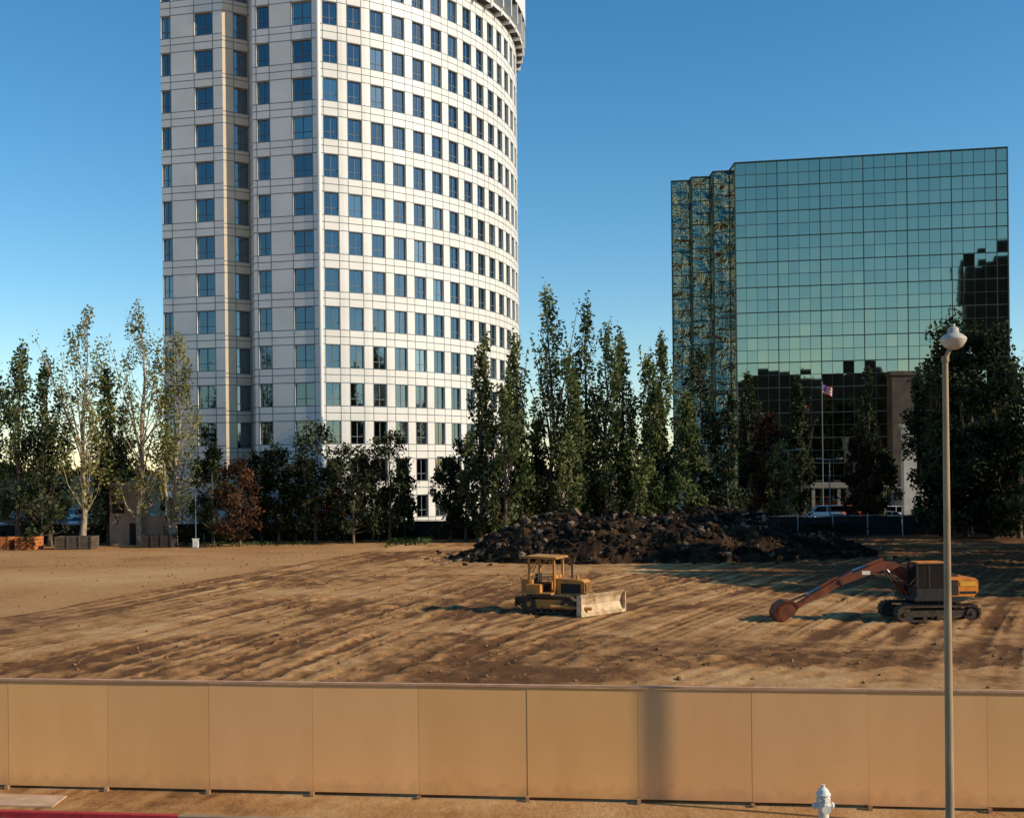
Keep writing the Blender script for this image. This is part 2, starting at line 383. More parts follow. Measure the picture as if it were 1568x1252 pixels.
for i in range(nb): facade(pts[i],pts[i+1],[(0.58,2.17)],zc)
last=pts[-1]; bl=(A0[0]-1.0,A0[1]+34)
facade(last,(last[0]-20,last[1]+6),[(1.0+i*4,3.5+i*4) for i in range(5)],zc)
facade((last[0]-20,last[1]+6),bl,[],zc)
facade(bl,A0,[(1.5+i*4.2,3.6+i*4.2) for i in range(7)],zc)
ztop=zc[-1]+3.27
foot=[A0,A1,A2,A3,cor]+pts[1:]+[(last[0]-20,last[1]+6),bl]
crown=MB()
def ringpt(i,r):
    a_=math.radians(th0+dth*i); return (C[0]+r*math.sin(a_),C[1]-r*math.cos(a_))
CZ=1.6
for i in range(nb):
    a_=ringpt(i,Rr+1.3); c_=ringpt(i+1,Rr+1.3); a0=ringpt(i,Rr-0.5); c0=ringpt(i+1,Rr-0.5)
    z0=66.2+CZ; z1=71.5+CZ
    crown.face([(*a_,z0),(*c_,z0),(*c_,z1),(*a_,z1)],0)
    crown.face([(*a0,z0),(*c0,z0),(*c_,z0),(*a_,z0)],1)
    crown.face([(*a_,z1),(*c_,z1),(*c0,z1),(*a0,z1)],0)
    am=math.radians(th0+dth*(i)); rd=Vector((math.sin(am),-math.cos(am),0)); tg=Vector((math.cos(am),math.sin(am),0)); cc=Vector((C[0],C[1],0))
    for (ra,rb,za,zb_) in ((0.0,1.0,62.6+CZ,66.2+CZ),(1.0,1.25,63.6+CZ,66.2+CZ)):
        q=[cc+rd*(Rr+ra)-tg*0.14,cc+rd*(Rr+ra)+tg*0.14,cc+rd*(Rr+rb)+tg*0.14,cc+rd*(Rr+rb)-tg*0.14]
        lo=[(v.x,v.y,za) for v in q]; hi=[(v.x,v.y,zb_) for v in q]
        crown.face(lo,0); crown.face(hi,0)
        for k in range(4): crown.face([lo[k],lo[(k+1)%4],hi[(k+1)%4],hi[k]],0)
    b_=ringpt(i,Rr+0.9); d_=ringpt(i+1,Rr+0.9)
    for z in (63.0+CZ,):
        crown.face([(*b_,z),(*d_,z),(*d_,z+0.45),(*b_,z+0.45)],0)
        crown.face([(*ringpt(i,Rr+0.01),z),(*ringpt(i+1,Rr+0.01),z),(*d_,z),(*b_,z)],1)
        crown.face([(*b_,z+0.45),(*d_,z+0.45),(*ringpt(i+1,Rr+0.01),z+0.45),(*ringpt(i,Rr+0.01),z+0.45)],0)
T_.obj("facade",[M_clad,M_win,M_joint,M_win2,M_tan],tp)
crown.obj("crown",[M_clad,surf("soffit",(0.10,0.09,0.08),None,2,0.8)],tp)
rf=MB(); rf.face([(p[0],p[1],ztop-0.2) for p in foot],0); rf.obj("roof",[M_conc],tp)
pl=MB(); pl.cyl((cor[0],cor[1]+0.12,0),(cor[0],cor[1]+0.12,ztop),0.25,None,12,0); pl.obj("corner_pilaster",[M_clad],tp)

# ------------------------------------------------------------------ green mirror-glass building
gp=empty("glass_office_building",(0,0,0))
M_gg=glassy("green_mirror_glass",(0.43,0.43,0.32),0.02,bump=0.05,bscale=0.15,detail=1)
M_gw=glassy("wavy_mirror_glass",(0.30,0.34,0.25),0.03,bump=1.0,bscale=0.45,detail=4,dist=1.2)
M_mul=surf("dark_mullion",(0.045,0.07,0.055),None,3,0.5)
G=MB(); GM=MB()
def curtain(p0,p1,zt,mt,pw=1.56,ph=1.94,jit=0.004):
    dx=p1[0]-p0[0]; dy=p1[1]-p0[1]; L=math.hypot(dx,dy); t=(dx/L,dy/L); n=(t[1],-t[0])
    nc=max(1,round(L/pw)); nr=round(zt/ph); pw=L/nc; ph=zt/nr
    P=lambda s,z,o:(p0[0]+t[0]*s+n[0]*o,p0[1]+t[1]*s+n[1]*o,z)
    for i in range(nc):
        for j in range(nr):
            k=[R.gauss(0,jit) for _ in range(3)]
            G.face([P(i*pw,j*ph,k[0]),P((i+1)*pw,j*ph,k[1]),P((i+1)*pw,(j+1)*ph,k[2]),P(i*pw,(j+1)*ph,k[0]+k[2]-k[1])],mt)
    for i in range(nc+1):
        w_=0.07 if i%4==0 else 0.03
        GM.face([P(i*pw-w_,0,0.05),P(i*pw+w_,0,0.05),P(i*pw+w_,zt,0.05),P(i*pw-w_,zt,0.05)])
    for j in range(nr+1):
        w_=0.08 if j%2==0 else 0.04
        GM.face([P(0,j*ph-w_,0.045),P(L,j*ph-w_,0.045),P(L,j*ph+w_,0.045),P(0,j*ph+w_,0.045)])
ZT=54.3
fpz=[(26.7,182.5),(29.6,182.2),(29.6,180.2),(32.5,179.9),(32.5,176.9),(35.0,176.5),(35.0,172.0),(74.1,165.0),(80.0,205),(36,222)]
mats_=[1,1,1,1,1,0,0,0,0,0]
for i in range(len(fpz)):
    j=(i+1)%len(fpz); curtain(fpz[i],fpz[j],ZT,mats_[i],jit=0.006 if mats_[i]==0 else 0.03)
G.obj("curtain_wall",[M_gg,M_gw],gp); GM.obj("mullions",[M_mul],gp)
rf=MB(); rf.face([(p[0],p[1],ZT-0.01) for p in fpz]); rf.obj("roof",[M_conc],gp)
ed=MB()
for i in range(len(fpz)):
    a_=Vector((*fpz[i],0)); c_=Vector((*fpz[(i+1)%len(fpz)],0)); ed.cyl((a_.x,a_.y,ZT),(c_.x,c_.y,ZT),0.15,None,6); ed.cyl((a_.x,a_.y,0),(a_.x,a_.y,ZT),0.12,None,6)
ed.obj("edge_trim",[M_mul],gp)
pr=MB(); pr.box(56.0,59.2,163.2,165.5,0,20.5); pr.box(55.7,59.5,163.0,165.6,20.5,21.1)
pr.obj("brown_reflection_block",[surf("brown_reflection",(0.085,0.06,0.04),(0.05,0.036,0.026),0.6,0.8)],gp)  # solid block added in place of a brown reflection in the glass

# buildings behind the viewpoint (seen in the mirror glass)
M_brz=surf("bronze_facade",(0.03,0.03,0.027),(0.02,0.02,0.018),0.3,0.6)
M_wht=surf("pale_band",(0.16,0.13,0.10),None,0.3,0.8)
def offblock(name,x0,x1,y0,y1,h,fl=3.9,step=None):
    e=empty(name,((x0+x1)/2,(y0+y1)/2,0)); b=MB(); hx=(x1-x0)/2; hy=(y1-y0)/2
    b.box(-hx,hx,-hy,hy,0,h,0)
    z=fl
    while z<h-1:
        b.box(-hx-0.25,hx+0.25,-hy-0.25,hy+0.25,z,z+0.5,1); z+=fl
    xx=-hx+3
    while xx<hx-1:
        b.box(xx,xx+0.5,hy+0.05,hy+0.6,0,h+0.6,0); xx+=4
    b.box(-hx*0.4,hx*0.3,-hy*0.5,hy*0.5,h,h+3.2,0)
    b.obj("block",[M_brz,M_brz if step else M_wht],e)
offblock("office_block",77,103,-110,-80,80,step=1)
offblock("office_block",-8,28,-112,-80,40,step=1)
offblock("office_block",30,52,-112,-82,43,step=1)
offblock("office_block",54,76,-112,-80,38,step=1)
offblock("office_block",-120,-20,-120,-90,26)

# ------------------------------------------------------------------ foliage
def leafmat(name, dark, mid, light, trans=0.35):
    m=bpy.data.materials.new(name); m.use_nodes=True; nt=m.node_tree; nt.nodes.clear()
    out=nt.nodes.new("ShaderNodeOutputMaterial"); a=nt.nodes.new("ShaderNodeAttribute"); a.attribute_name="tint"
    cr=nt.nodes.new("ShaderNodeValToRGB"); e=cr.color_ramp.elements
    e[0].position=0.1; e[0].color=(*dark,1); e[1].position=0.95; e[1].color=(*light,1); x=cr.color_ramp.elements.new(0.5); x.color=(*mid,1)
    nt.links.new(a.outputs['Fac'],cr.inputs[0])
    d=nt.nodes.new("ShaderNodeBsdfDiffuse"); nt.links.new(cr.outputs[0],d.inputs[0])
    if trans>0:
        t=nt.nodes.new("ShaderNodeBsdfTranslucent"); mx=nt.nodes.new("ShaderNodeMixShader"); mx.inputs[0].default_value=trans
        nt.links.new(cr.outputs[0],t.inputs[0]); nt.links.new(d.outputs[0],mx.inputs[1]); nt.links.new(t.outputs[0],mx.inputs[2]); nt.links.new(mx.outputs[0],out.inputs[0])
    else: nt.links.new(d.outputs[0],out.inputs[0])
    return m
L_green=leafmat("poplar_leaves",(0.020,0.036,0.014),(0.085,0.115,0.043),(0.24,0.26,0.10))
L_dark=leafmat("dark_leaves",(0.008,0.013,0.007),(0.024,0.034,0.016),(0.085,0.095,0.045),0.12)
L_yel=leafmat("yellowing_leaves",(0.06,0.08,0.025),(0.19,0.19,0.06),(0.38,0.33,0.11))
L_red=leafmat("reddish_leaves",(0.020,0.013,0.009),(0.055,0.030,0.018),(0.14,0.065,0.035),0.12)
L_off=leafmat("added_tree_leaves",(0.02,0.04,0.015),(0.06,0.09,0.035),(0.12,0.15,0.06),0.0)

def tree(name,x,y,h,w,leaf,seed,kind='poplar',n=4500,ls=0.30,base=0.12,bark=None,lean=0.0,open_=1.0,trunks=1):
    r=np.random.RandomState(seed); rr=random.Random(seed)
    b=MB(); rad=max(0.10,h*0.011)
    segs=7; pts=[]; cx=0;cy=0
    for i in range(segs+1):
        z=h*0.93*i/segs
        pts.append((cx+lean*z*0.1,cy,z)); cx+=rr.gauss(0,0.015*h*0.5); cy+=rr.gauss(0,0.015*h*0.5)
    for i in range(segs):
        ra=rad*(1-i/segs)*1.0+0.03; rb=rad*(1-(i+1)/segs)+0.03
        b.cyl(pts[i],pts[i+1],ra*(1.35 if i==0 else 1),rb,8,0,caps=False)
    def tp_(z):
        f=min(max(z/(h*0.93),0),0.999)*segs; i=int(f); f-=i
        return Vector(pts[i]).lerp(Vector(pts[i+1]),f)
    if trunks>1:
        for k in range(trunks-1):
            q=Vector((rr.uniform(-.15,.15)*w,rr.uniform(-.1,.1)*w,h*rr.uniform(.35,.5))); b.cyl((rr.uniform(-.4,.4),rr.uniform(-.3,.3),0),tuple(q),rad*0.7,rad*0.4,7,0,caps=False)
    cl=[]
    nc=int((46 if kind=='poplar' else 40)*(0.6+0.4*open_))
    nl=rr.randint(3,6)
    leaders=[(rr.uniform(-0.42,0.42)*w,rr.uniform(-0.3,0.3)*w,h*rr.uniform(0.58,0.93)) for _ in range(nl)] if kind=='poplar' else []
    for i in range(nc):
        u=(i+rr.random())/nc; 
        if kind=='poplar':
            z=h*(base+(0.97-base)*u)
            prof=(min(1,(u+0.08)*3.2)**0.6)*(1-max(0,u-0.25)/0.80)**0.75*0.95+0.04
            rho=w/2*prof*math.sqrt(rr.random())*rr.uniform(0.6,1.15)
            sz=(w*0.105*rr.uniform(0.6,1.4)*(0.5+0.5*prof), h*0.052*rr.uniform(0.7,1.6))
        else:
            z=h*(base+(0.96-base)*u)
            prof=math.sqrt(max(0.02,1-((u-0.38)/0.66)**2))
            rho=w/2*prof*math.sqrt(rr.random())
            sz=(w*0.125*rr.uniform(0.6,1.3), h*0.06*rr.uniform(0.7,1.4))
        a_=rr.uniform(0,2*math.pi); t0=tp_(z)
        c=Vector((t0.x+rho*math.cos(a_),t0.y+rho*math.sin(a_),z))
        cl.append((c,sz,rr.random()))
        drop=min(z*0.6,rho*1.8+h*0.03); s=tp_(max(0.1*h,z-drop)); 
        mid=s.lerp(c,0.55)+Vector((math.cos(a_),math.sin(a_),-0.3))*rho*0.12
        rb=max(0.025,rad*0.30*(1-u*0.6)); b.cyl(tuple(s),tuple(mid),rb,rb*0.65,5,0,caps=False); b.cyl(tuple(mid),tuple(c+Vector((0,0,sz[1]*0.6))),rb*0.65,0.012,4,0,caps=False)
    for (lx,ly,lz) in leaders:
        s=tp_(lz*0.45); b.cyl(tuple(s),(s.x+lx,s.y+ly,lz),rad*0.35,0.02,5,0,caps=False)
        for q in (0.70,0.78,0.88,0.97):
            cpt=s.lerp(Vector((s.x+lx,s.y+ly,lz)),(q-0.45)/0.52); cl.append((cpt,(w*0.06*(1.4-q),h*0.04),rr.random()))
    cl.append((tp_(h*0.95)+Vector((0,0,0.02*h)),(w*0.05,h*0.05),0.6))
    nv=len(b.v); 
    vols=np.array([c[1][0]**2*c[1][1] for c in cl])**0.75; pr=vols/vols.sum()
    ci=r.choice(len(cl),n,p=pr)
    cen=np.array([c[0][:] for c in cl])[ci]; rx=np.array([c[1][0] for c in cl])[ci]; rz=np.array([c[1][1] for c in cl])[ci]; tn=np.array([c[2] for c in cl])[ci]
    d=r.normal(size=(n,3)); d/=np.linalg.norm(d,axis=1)[:,None]; q=r.rand(n)**0.42*1.15
    loc=d*q[:,None]; pos=cen+loc*np.stack([rx,rx,rz],1)
    pos+=r.normal(size=(n,3))*0.14
    pos[:,2]=np.maximum(pos[:,2],0.25)
    a1=r.normal(size=(n,3)); a1/=np.linalg.norm(a1,axis=1)[:,None]; a2=np.cross(a1,r.normal(size=(n,3))); a2/=np.linalg.norm(a2,axis=1)[:,None]
    s=ls*(0.55+0.8*r.rand(n))[:,None]*0.5
    quad=np.stack([pos-a1*s*1.25,pos-a2*s*0.8+a1*s*0.1,pos+a1*s*1.25,pos+a2*s*0.8-a1*s*0.1],1).reshape(-1,3)
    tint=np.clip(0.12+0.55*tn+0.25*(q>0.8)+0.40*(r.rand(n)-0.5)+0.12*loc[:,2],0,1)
    Vt=np.concatenate([np.array(b.v,dtype=np.float64),quad]); 
    me=bpy.data.meshes.new(name)
    Fq=(nv+np.arange(n*4)).reshape(-1,4)
    loops=np.concatenate([np.array([i for f in b.f for i in f]),Fq.ravel()]).astype(np.int32)
    nf=len(b.f)
    ls_=np.arange(0,len(loops),4,dtype=np.int32)
    me.vertices.add(len(Vt)); me.vertices.foreach_set("co",Vt.astype(np.float32).ravel())
    me.loops.add(len(loops)); me.loops.foreach_set("vertex_index",loops)
    me.polygons.add(nf+n); me.polygons.foreach_set("loop_start",ls_)
    me.update(calc_edges=True)
    me.materials.append(bark or M_bark); me.materials.append(leaf)
    me.polygons.foreach_set("material_index",np.concatenate([np.zeros(nf),np.ones(n)]).astype(np.int32))
    at=me.attributes.new("tint",'FLOAT','POINT'); at.data.foreach_set("value",np.concatenate([np.zeros(nv),np.repeat(tint,4)]).astype(np.float32))
    o=bpy.data.objects.new(name,me); link(o); o.location=(x,y,0); return o

S=100
def T2(name,px,top,depth,wpx,leaf,**k):
    """placement helper: image pixel coordinates turned into a site position in metres"""
    global S; S+=1
    y0=top+0.0105*(px-784); x=(px+0.0105*(770-720)-784-0.5)/1700*depth  # px, top and wpx are image pixels; depth is estimated
    h=CAMH+(720-y0)*depth/1700
    return tree(name,round(x,2),depth,h,wpx*depth/1700,leaf,S,**k)
P="poplar_tree"
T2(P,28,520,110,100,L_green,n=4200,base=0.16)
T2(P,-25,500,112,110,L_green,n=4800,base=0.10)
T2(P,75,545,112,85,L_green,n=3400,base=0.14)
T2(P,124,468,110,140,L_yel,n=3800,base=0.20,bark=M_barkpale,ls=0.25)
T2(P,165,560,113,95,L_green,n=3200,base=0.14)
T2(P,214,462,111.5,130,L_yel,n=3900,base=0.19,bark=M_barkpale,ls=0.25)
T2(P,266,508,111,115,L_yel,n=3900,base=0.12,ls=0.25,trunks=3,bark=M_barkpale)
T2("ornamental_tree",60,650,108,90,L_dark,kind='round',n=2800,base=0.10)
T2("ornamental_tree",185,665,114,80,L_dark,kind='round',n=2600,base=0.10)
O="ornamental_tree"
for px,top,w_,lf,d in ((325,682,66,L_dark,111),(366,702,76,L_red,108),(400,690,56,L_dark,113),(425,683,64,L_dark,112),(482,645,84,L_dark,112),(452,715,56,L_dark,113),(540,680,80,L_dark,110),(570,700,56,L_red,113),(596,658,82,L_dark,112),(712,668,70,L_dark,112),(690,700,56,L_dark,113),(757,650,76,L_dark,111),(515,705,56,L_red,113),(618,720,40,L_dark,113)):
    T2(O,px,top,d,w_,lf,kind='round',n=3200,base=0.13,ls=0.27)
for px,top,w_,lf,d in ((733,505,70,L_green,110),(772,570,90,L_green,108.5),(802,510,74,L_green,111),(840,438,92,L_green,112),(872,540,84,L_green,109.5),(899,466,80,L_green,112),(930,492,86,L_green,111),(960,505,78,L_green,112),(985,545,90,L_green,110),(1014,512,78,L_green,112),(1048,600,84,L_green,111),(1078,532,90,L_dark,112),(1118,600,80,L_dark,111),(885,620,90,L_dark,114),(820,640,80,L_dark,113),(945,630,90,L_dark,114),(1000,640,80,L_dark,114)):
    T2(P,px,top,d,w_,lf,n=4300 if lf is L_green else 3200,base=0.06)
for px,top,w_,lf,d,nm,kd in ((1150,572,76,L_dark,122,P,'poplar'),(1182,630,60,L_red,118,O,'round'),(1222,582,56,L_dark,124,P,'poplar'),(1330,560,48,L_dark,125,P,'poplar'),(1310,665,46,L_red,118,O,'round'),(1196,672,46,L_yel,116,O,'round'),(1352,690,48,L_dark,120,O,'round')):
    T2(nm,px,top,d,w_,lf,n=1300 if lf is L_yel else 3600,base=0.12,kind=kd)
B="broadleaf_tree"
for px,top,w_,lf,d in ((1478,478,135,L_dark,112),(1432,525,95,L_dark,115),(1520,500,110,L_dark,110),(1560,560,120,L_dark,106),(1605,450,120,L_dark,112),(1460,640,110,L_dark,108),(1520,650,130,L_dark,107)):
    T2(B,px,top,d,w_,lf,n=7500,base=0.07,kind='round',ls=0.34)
for i,(x_,y_,h_) in enumerate(((35.5,58,10),(37,62,13),(38.5,66,15),(39.5,70.5,16),(41,75,16),(42.5,79.5,17),(44,84,17),(46,88.5,18),(48,93,18),(50,97.5,18),(49,80,19))):  # unseen trees added beyond the right edge to shade the field
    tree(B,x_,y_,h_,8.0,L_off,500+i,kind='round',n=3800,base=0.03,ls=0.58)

# distant tree belt ---------------------------------------------------------
def belt(name,x0,x1,y,hmin,hmax,n,leaf,seed,ls=0.9):
    r=np.random.RandomState(seed)
    xx=r.uniform(x0,x1,n); top=hmin+(hmax-hmin)*fbm(xx*0.09+seed,xx*0+seed,3)
    zz=top*np.sqrt(r.rand(n))*r.uniform(0.3,1,n)**0.2; yy=y+r.uniform(-5,5,n)
    pos=np.stack([xx,yy,zz],1); a1=r.normal(size=(n,3)); a1/=np.linalg.norm(a1,axis=1)[:,None]; a2=np.cross(a1,r.normal(size=(n,3))); a2/=np.linalg.norm(a2,axis=1)[:,None]
    s=ls*(0.5+r.rand(n))[:,None]*0.6
    quad=np.stack([pos-a1*s,pos-a2*s*0.8,pos+a1*s,pos+a2*s*0.8],1).reshape(-1,3)
    tint=np.clip(vn(xx*0.5,zz*0.6+seed)*0.9+0.2*(r.rand(n)-0.5),0,1)
    me=bpy.data.meshes.new(name); me.vertices.add(n*4); me.vertices.foreach_set("co",quad.astype(np.float32).ravel())
    me.loops.add(n*4); me.loops.foreach_set("vertex_index",np.arange(n*4,dtype=np.int32)); me.polygons.add(n); me.polygons.foreach_set("loop_start",np.arange(0,n*4,4,dtype=np.int32))
    me.update(calc_edges=True); me.materials.append(leaf)
    at=me.attributes.new("tint",'FLOAT','POINT'); at.data.foreach_set("value",np.repeat(tint,4).astype(np.float32))
    o=bpy.data.objects.new(name,me); link(o)
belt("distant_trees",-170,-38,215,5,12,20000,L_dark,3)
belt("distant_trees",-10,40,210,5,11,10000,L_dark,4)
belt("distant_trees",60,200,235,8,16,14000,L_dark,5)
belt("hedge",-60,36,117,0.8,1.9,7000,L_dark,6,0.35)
belt("weeds",-12,-8,108.5,0.2,0.7,500,L_green,8,0.22)
belt("weeds",-34,-20,112.5,0.1,0.5,900,L_green,9,0.2)

# ------------------------------------------------------------------ car park sheet + boundary fence
b=MB(); b.face([(-300,116,0.02),(300,116,0.02),(300,330,0.02),(-300,330,0.02)]); b.obj("parking_lot",[M_asph])
cf=empty("chain_link_fence",(0,0,0)); b=MB(); sc=MB()
x=-75.0
while x<75:
    b.cyl((x,114.4,0),(x,114.4,2.3),0.06,0.06,6,0); x+=3.6
b.cyl((-75,114.4,2.1),(75,114.4,2.1),0.03,None,5,0)
b.obj("posts_and_rail",[surf("galvanised",(0.55,0.53,0.49),None,5,0.5)],cf)
for i in range(41):
    xa=-75+3.6*i
    sc.face([(xa+0.06,114.46,0.05),(xa+3.54,114.46,0.05),(xa+3.54,114.47+R.uniform(0,.1),2.0+R.uniform(-.06,.05)),(xa+0.06,114.46,2.0+R.uniform(-.06,.05))])
sc.obj("wind_screen",[surf("black_screen",(0.018,0.02,0.018),(0.03,0.03,0.026),2,0.9)],cf)

# ------------------------------------------------------------------ rubble pile
rp=empty("rubble_pile",(0,0,0))
def pile_h(x,y):
    cx=(x-10.5)/14.2; cy=(y-89.0)/7.0
    a_=np.clip(1-np.abs(cx)**3.6-np.abs(cy)**2.0,0,1)
    h=3.7*a_**0.75*(0.50+0.75*fbm(x*0.30+4,y*0.25,3))
    c2=np.clip(1-((x-23)/6.0)**2-((y-88.5)/4.5)**2,0,1); h=np.maximum(h,1.9*c2**0.8*(0.7+0.5*fbm(x*0.5,y*0.5,2)))
    c3=np.clip(1-((x+1)/4)**2-((y-88)/4)**2,0,1); h=np.maximum(h,1.1*c3**0.8)
    return h+1.0*(h>0.05)*(fbm(x*1.2,y*1.2,3)-0.45)
gx=np.arange(-9,31,0.3); gy=np.arange(81,98,0.3); GX,GY=np.meshgrid(gx,gy); GH=pile_h(GX,GY)-0.08
nx_,ny_=len(gx),len(gy); id_=np.arange(nx_*ny_).reshape(ny_,nx_)
Fm=np.stack([id_[:-1,:-1],id_[:-1,1:],id_[1:,1:],id_[1:,:-1]],-1).reshape(-1,4)
keep=(GH.ravel()[Fm].max(1)>0.02)
pm=bpy.data.meshes.new("mound"); pm.from_pydata(np.stack([GX,GY,GH],-1).reshape(-1,3).tolist(),[],Fm[keep].tolist()); 
M_rub=surf("broken_asphalt",(0.028,0.021,0.015),(0.008,0.0065,0.0055),1.2,0.95,bump=0.8,bscale=4,spec=0.1)
M_rub2=surf("broken_concrete",(0.24,0.165,0.10),(0.10,0.07,0.045),1.5,0.95,bump=0.5)
M_soil=surf("pile_soil",(0.075,0.040,0.020),(0.018,0.012,0.008),0.8,0.95,bump=0.8,bscale=4,spec=0.1)
pm.materials.append(M_soil); po=bpy.data.objects.new("mound",pm); link(po); po.parent=rp
phi=(1+5**.5)/2
ico=np.array([(-1,phi,0),(1,phi,0),(-1,-phi,0),(1,-phi,0),(0,-1,phi),(0,1,phi),(0,-1,-phi),(0,1,-phi),(phi,0,-1),(phi,0,1),(-phi,0,-1),(-phi,0,1)])/1.9
icf=[(0,11,5),(0,5,1),(0,1,7),(0,7,10),(0,10,11),(1,5,9),(5,11,4),(11,10,2),(10,7,6),(7,1,8),(3,9,4),(3,4,2),(3,2,6),(3,6,8),(3,8,9),(4,9,5),(2,4,11),(6,2,10),(8,6,7),(9,8,1)]
def rocks(name,pos,sizes,mats,mi,parent=None,flat=0.45,seed=0):
    r=np.random.RandomState(seed); vs=[];fs=[];ms=[]
    for k,(p,s) in enumerate(zip(pos,sizes)):
        v=ico*(0.65+0.6*r.rand(12,1)); v=v*np.array([1,r.uniform(.5,1),r.uniform(flat,0.9)])
        q=np.array(Euler((r.uniform(-.9,.9),r.uniform(-.9,.9),r.uniform(0,6.3))).to_matrix()); v=(v*s)@q.T+np.array(p)
        b0=len(vs); vs.extend(v.tolist()); fs.extend([(a+b0,b_+b0,c+b0) for a,b_,c in icf]); ms.extend([mi[k]]*20)
    me=bpy.data.meshes.new(name); me.from_pydata(vs,[],fs)
    for mt in mats: me.materials.append(mt)
    me.polygons.foreach_set("material_index",ms); me.update()
    o=bpy.data.objects.new(name,me); link(o); 
    if parent: o.parent=parent
    return o
r=np.random.RandomState(5)
N=9000; X_=r.uniform(-7,29.5,N); Y_=r.uniform(81,97,N); Hh=pile_h(X_,Y_); G_=height(X_,Y_)[0]; kp=(Hh>0.1)|(r.rand(N)<0.05)
X_,Y_,Hh,G_=X_[kp][:4300],Y_[kp][:4300],Hh[kp][:4300],G_[kp][:4300]
S_=0.08+0.44*r.rand(len(X_))**4; MI=(r.rand(len(X_))<(0.09+0.14*(Hh>2.4)+0.12*(X_<3))).astype(int).tolist()
rocks("chunks",np.stack([X_,Y_,np.maximum(Hh,G_)-0.03],1),S_,[M_rub,M_rub2],MI,rp,0.25,1)
N=9000; Y_=r.uniform(28,100,N); X_=r.uniform(-0.46,0.46,N)*Y_; chn=fbm(X_*0.10+40,Y_*0.22+12,3); kp=(chn>0.52)|(r.rand(N)<0.12)
X_,Y_=X_[kp][:2600],Y_[kp][:2600]; S_=0.02+0.09*r.rand(len(X_))**4
rocks("dirt_clods",np.stack([X_,Y_,height(X_,Y_)[0]+S_*0.2],1),S_,[surf("clod_dirt",(0.27,0.15,0.065),(0.14,0.075,0.03),3,0.95)],[0]*len(X_),None,0.5,2)

# ------------------------------------------------------------------ bulldozer
M_cat=surf("dusty_yellow_paint",(0.62,0.27,0.05),(0.36,0.18,0.06),2.2,0.6,bump=0.1)
M_steel=surf("worn_blade_steel",(0.66,0.49,0.31),(0.36,0.25,0.14),2.5,0.6,metal=0.1)
M_track=surf("track_steel",(0.085,0.06,0.04),(0.04,0.03,0.022),5,0.8,bump=0.4)
def stadium(x0,x1,z0,z1,n=8):
    r_=(z1-z0)/2; zc_=(z0+z1)/2; p=[]
    for i in range(n+1):
        a_=-math.pi/2+math.pi*i/n; p.append((x1-r_+r_*math.cos(a_),zc_+r_*math.sin(a_)))
    for i in range(n+1):
        a_=math.pi/2+math.pi*i/n; p.append((x0+r_+r_*math.cos(a_),zc_+r_*math.sin(a_)))
    return p
def trackset(par,x0,x1,h,yc,wd,nshoe=34,fm=None):
    t=MB()
    outer=stadium(x0,x1,0.03,h,10); inner=stadium(x0+0.09,x1-0.09,0.12,h-0.09,10); n=len(outer)
    for ya in (yc-wd/2,yc+wd/2):
        for i in range(n):
            j=(i+1)%n; q=[(outer[i][0],ya,outer[i][1]),(outer[j][0],ya,outer[j][1]),(inner[j][0],ya,inner[j][1]),(inner[i][0],ya,inner[i][1])]
            t.face(q if ya<yc else q[::-1])
    for i in range(n):
        j=(i+1)%n
        t.face([(outer[i][0],yc-wd/2,outer[i][1]),(outer[i][0],yc+wd/2,outer[i][1]),(outer[j][0],yc+wd/2,outer[j][1]),(outer[j][0],yc-wd/2,outer[j][1])])
        t.face([(inner[j][0],yc-wd/2,inner[j][1]),(inner[j][0],yc+wd/2,inner[j][1]),(inner[i][0],yc+wd/2,inner[i][1]),(inner[i][0],yc-wd/2,inner[i][1])])
    r_=(h-0.03)/2; Ls=(x1-x0-2*r_); per=2*Ls+2*math.pi*r_; zc_=(h+0.03)/2
    for k in range(nshoe):
        s=per*k/nshoe
        if s<Ls: px,pz,an=x0+r_+s,zc_-r_,-math.pi/2
        elif s<Ls+math.pi*r_: an=-math.pi/2+(s-Ls)/r_; px,pz=x1-r_+r_*math.cos(an),zc_+r_*math.sin(an)
        elif s<2*Ls+math.pi*r_: px,pz,an=x1-r_-(s-Ls-math.pi*r_),zc_+r_,math.pi/2
        else: an=math.pi/2+(s-2*Ls-math.pi*r_)/r_; px,pz=x0+r_+r_*math.cos(an),zc_+r_*math.sin(an)
        M=Matrix.Translation((px,yc,pz))@Matrix.Rotation(-an,4,'Y')
        t.box(-0.01,0.05,-wd/2-0.01,wd/2+0.01,-0.02,0.02,0,M)
    for xx,rr_ in ((x0+r_,r_*0.80),(x1-r_,r_*0.76)):
        t.cyl((xx,yc-wd*0.42,zc_),(xx,yc+wd*0.42,zc_),rr_,None,16,0); t.cyl((xx,yc-wd*0.52,zc_),(xx,yc+wd*0.52,zc_),rr_*0.35,None,10,1)
    nr=5
    for i in range(nr):
        xx=x0+r_*1.7+(x1-x0-3.4*r_)*i/(nr-1); t.cyl((xx,yc-wd*0.4,0.22),(xx,yc+wd*0.4,0.22),0.11,None,10,0)
    t.box(x0+r_*1.2,x1-r_*1.2,yc-wd*0.3,yc+wd*0.3,0.26,h-0.2,1)
    t.obj("track",[M_track,fm],par)
dz=empty("bulldozer",(2.12,54.6,hgt(2.1,54.6)),math.radians(-24),0.93)
for s in (-1,1): trackset(dz,-1.55,1.45,0.95,0.92*s,0.48,fm=M_cat)
b=MB()
b.box(-1.2,1.2,-0.5,0.5,0.4,0.95,0)
b.prism([(0.15,0.95),(1.75,0.90),(1.78,1.62),(1.6,1.74),(0.15,1.80)],-0.48,0.48,0)
b.box(1.785,1.82,-0.42,0.42,0.98,1.6,1)
for i in range(6): b.box(1.82,1.84,-0.42,0.42,1.03+i*0.1,1.06+i*0.1,0)
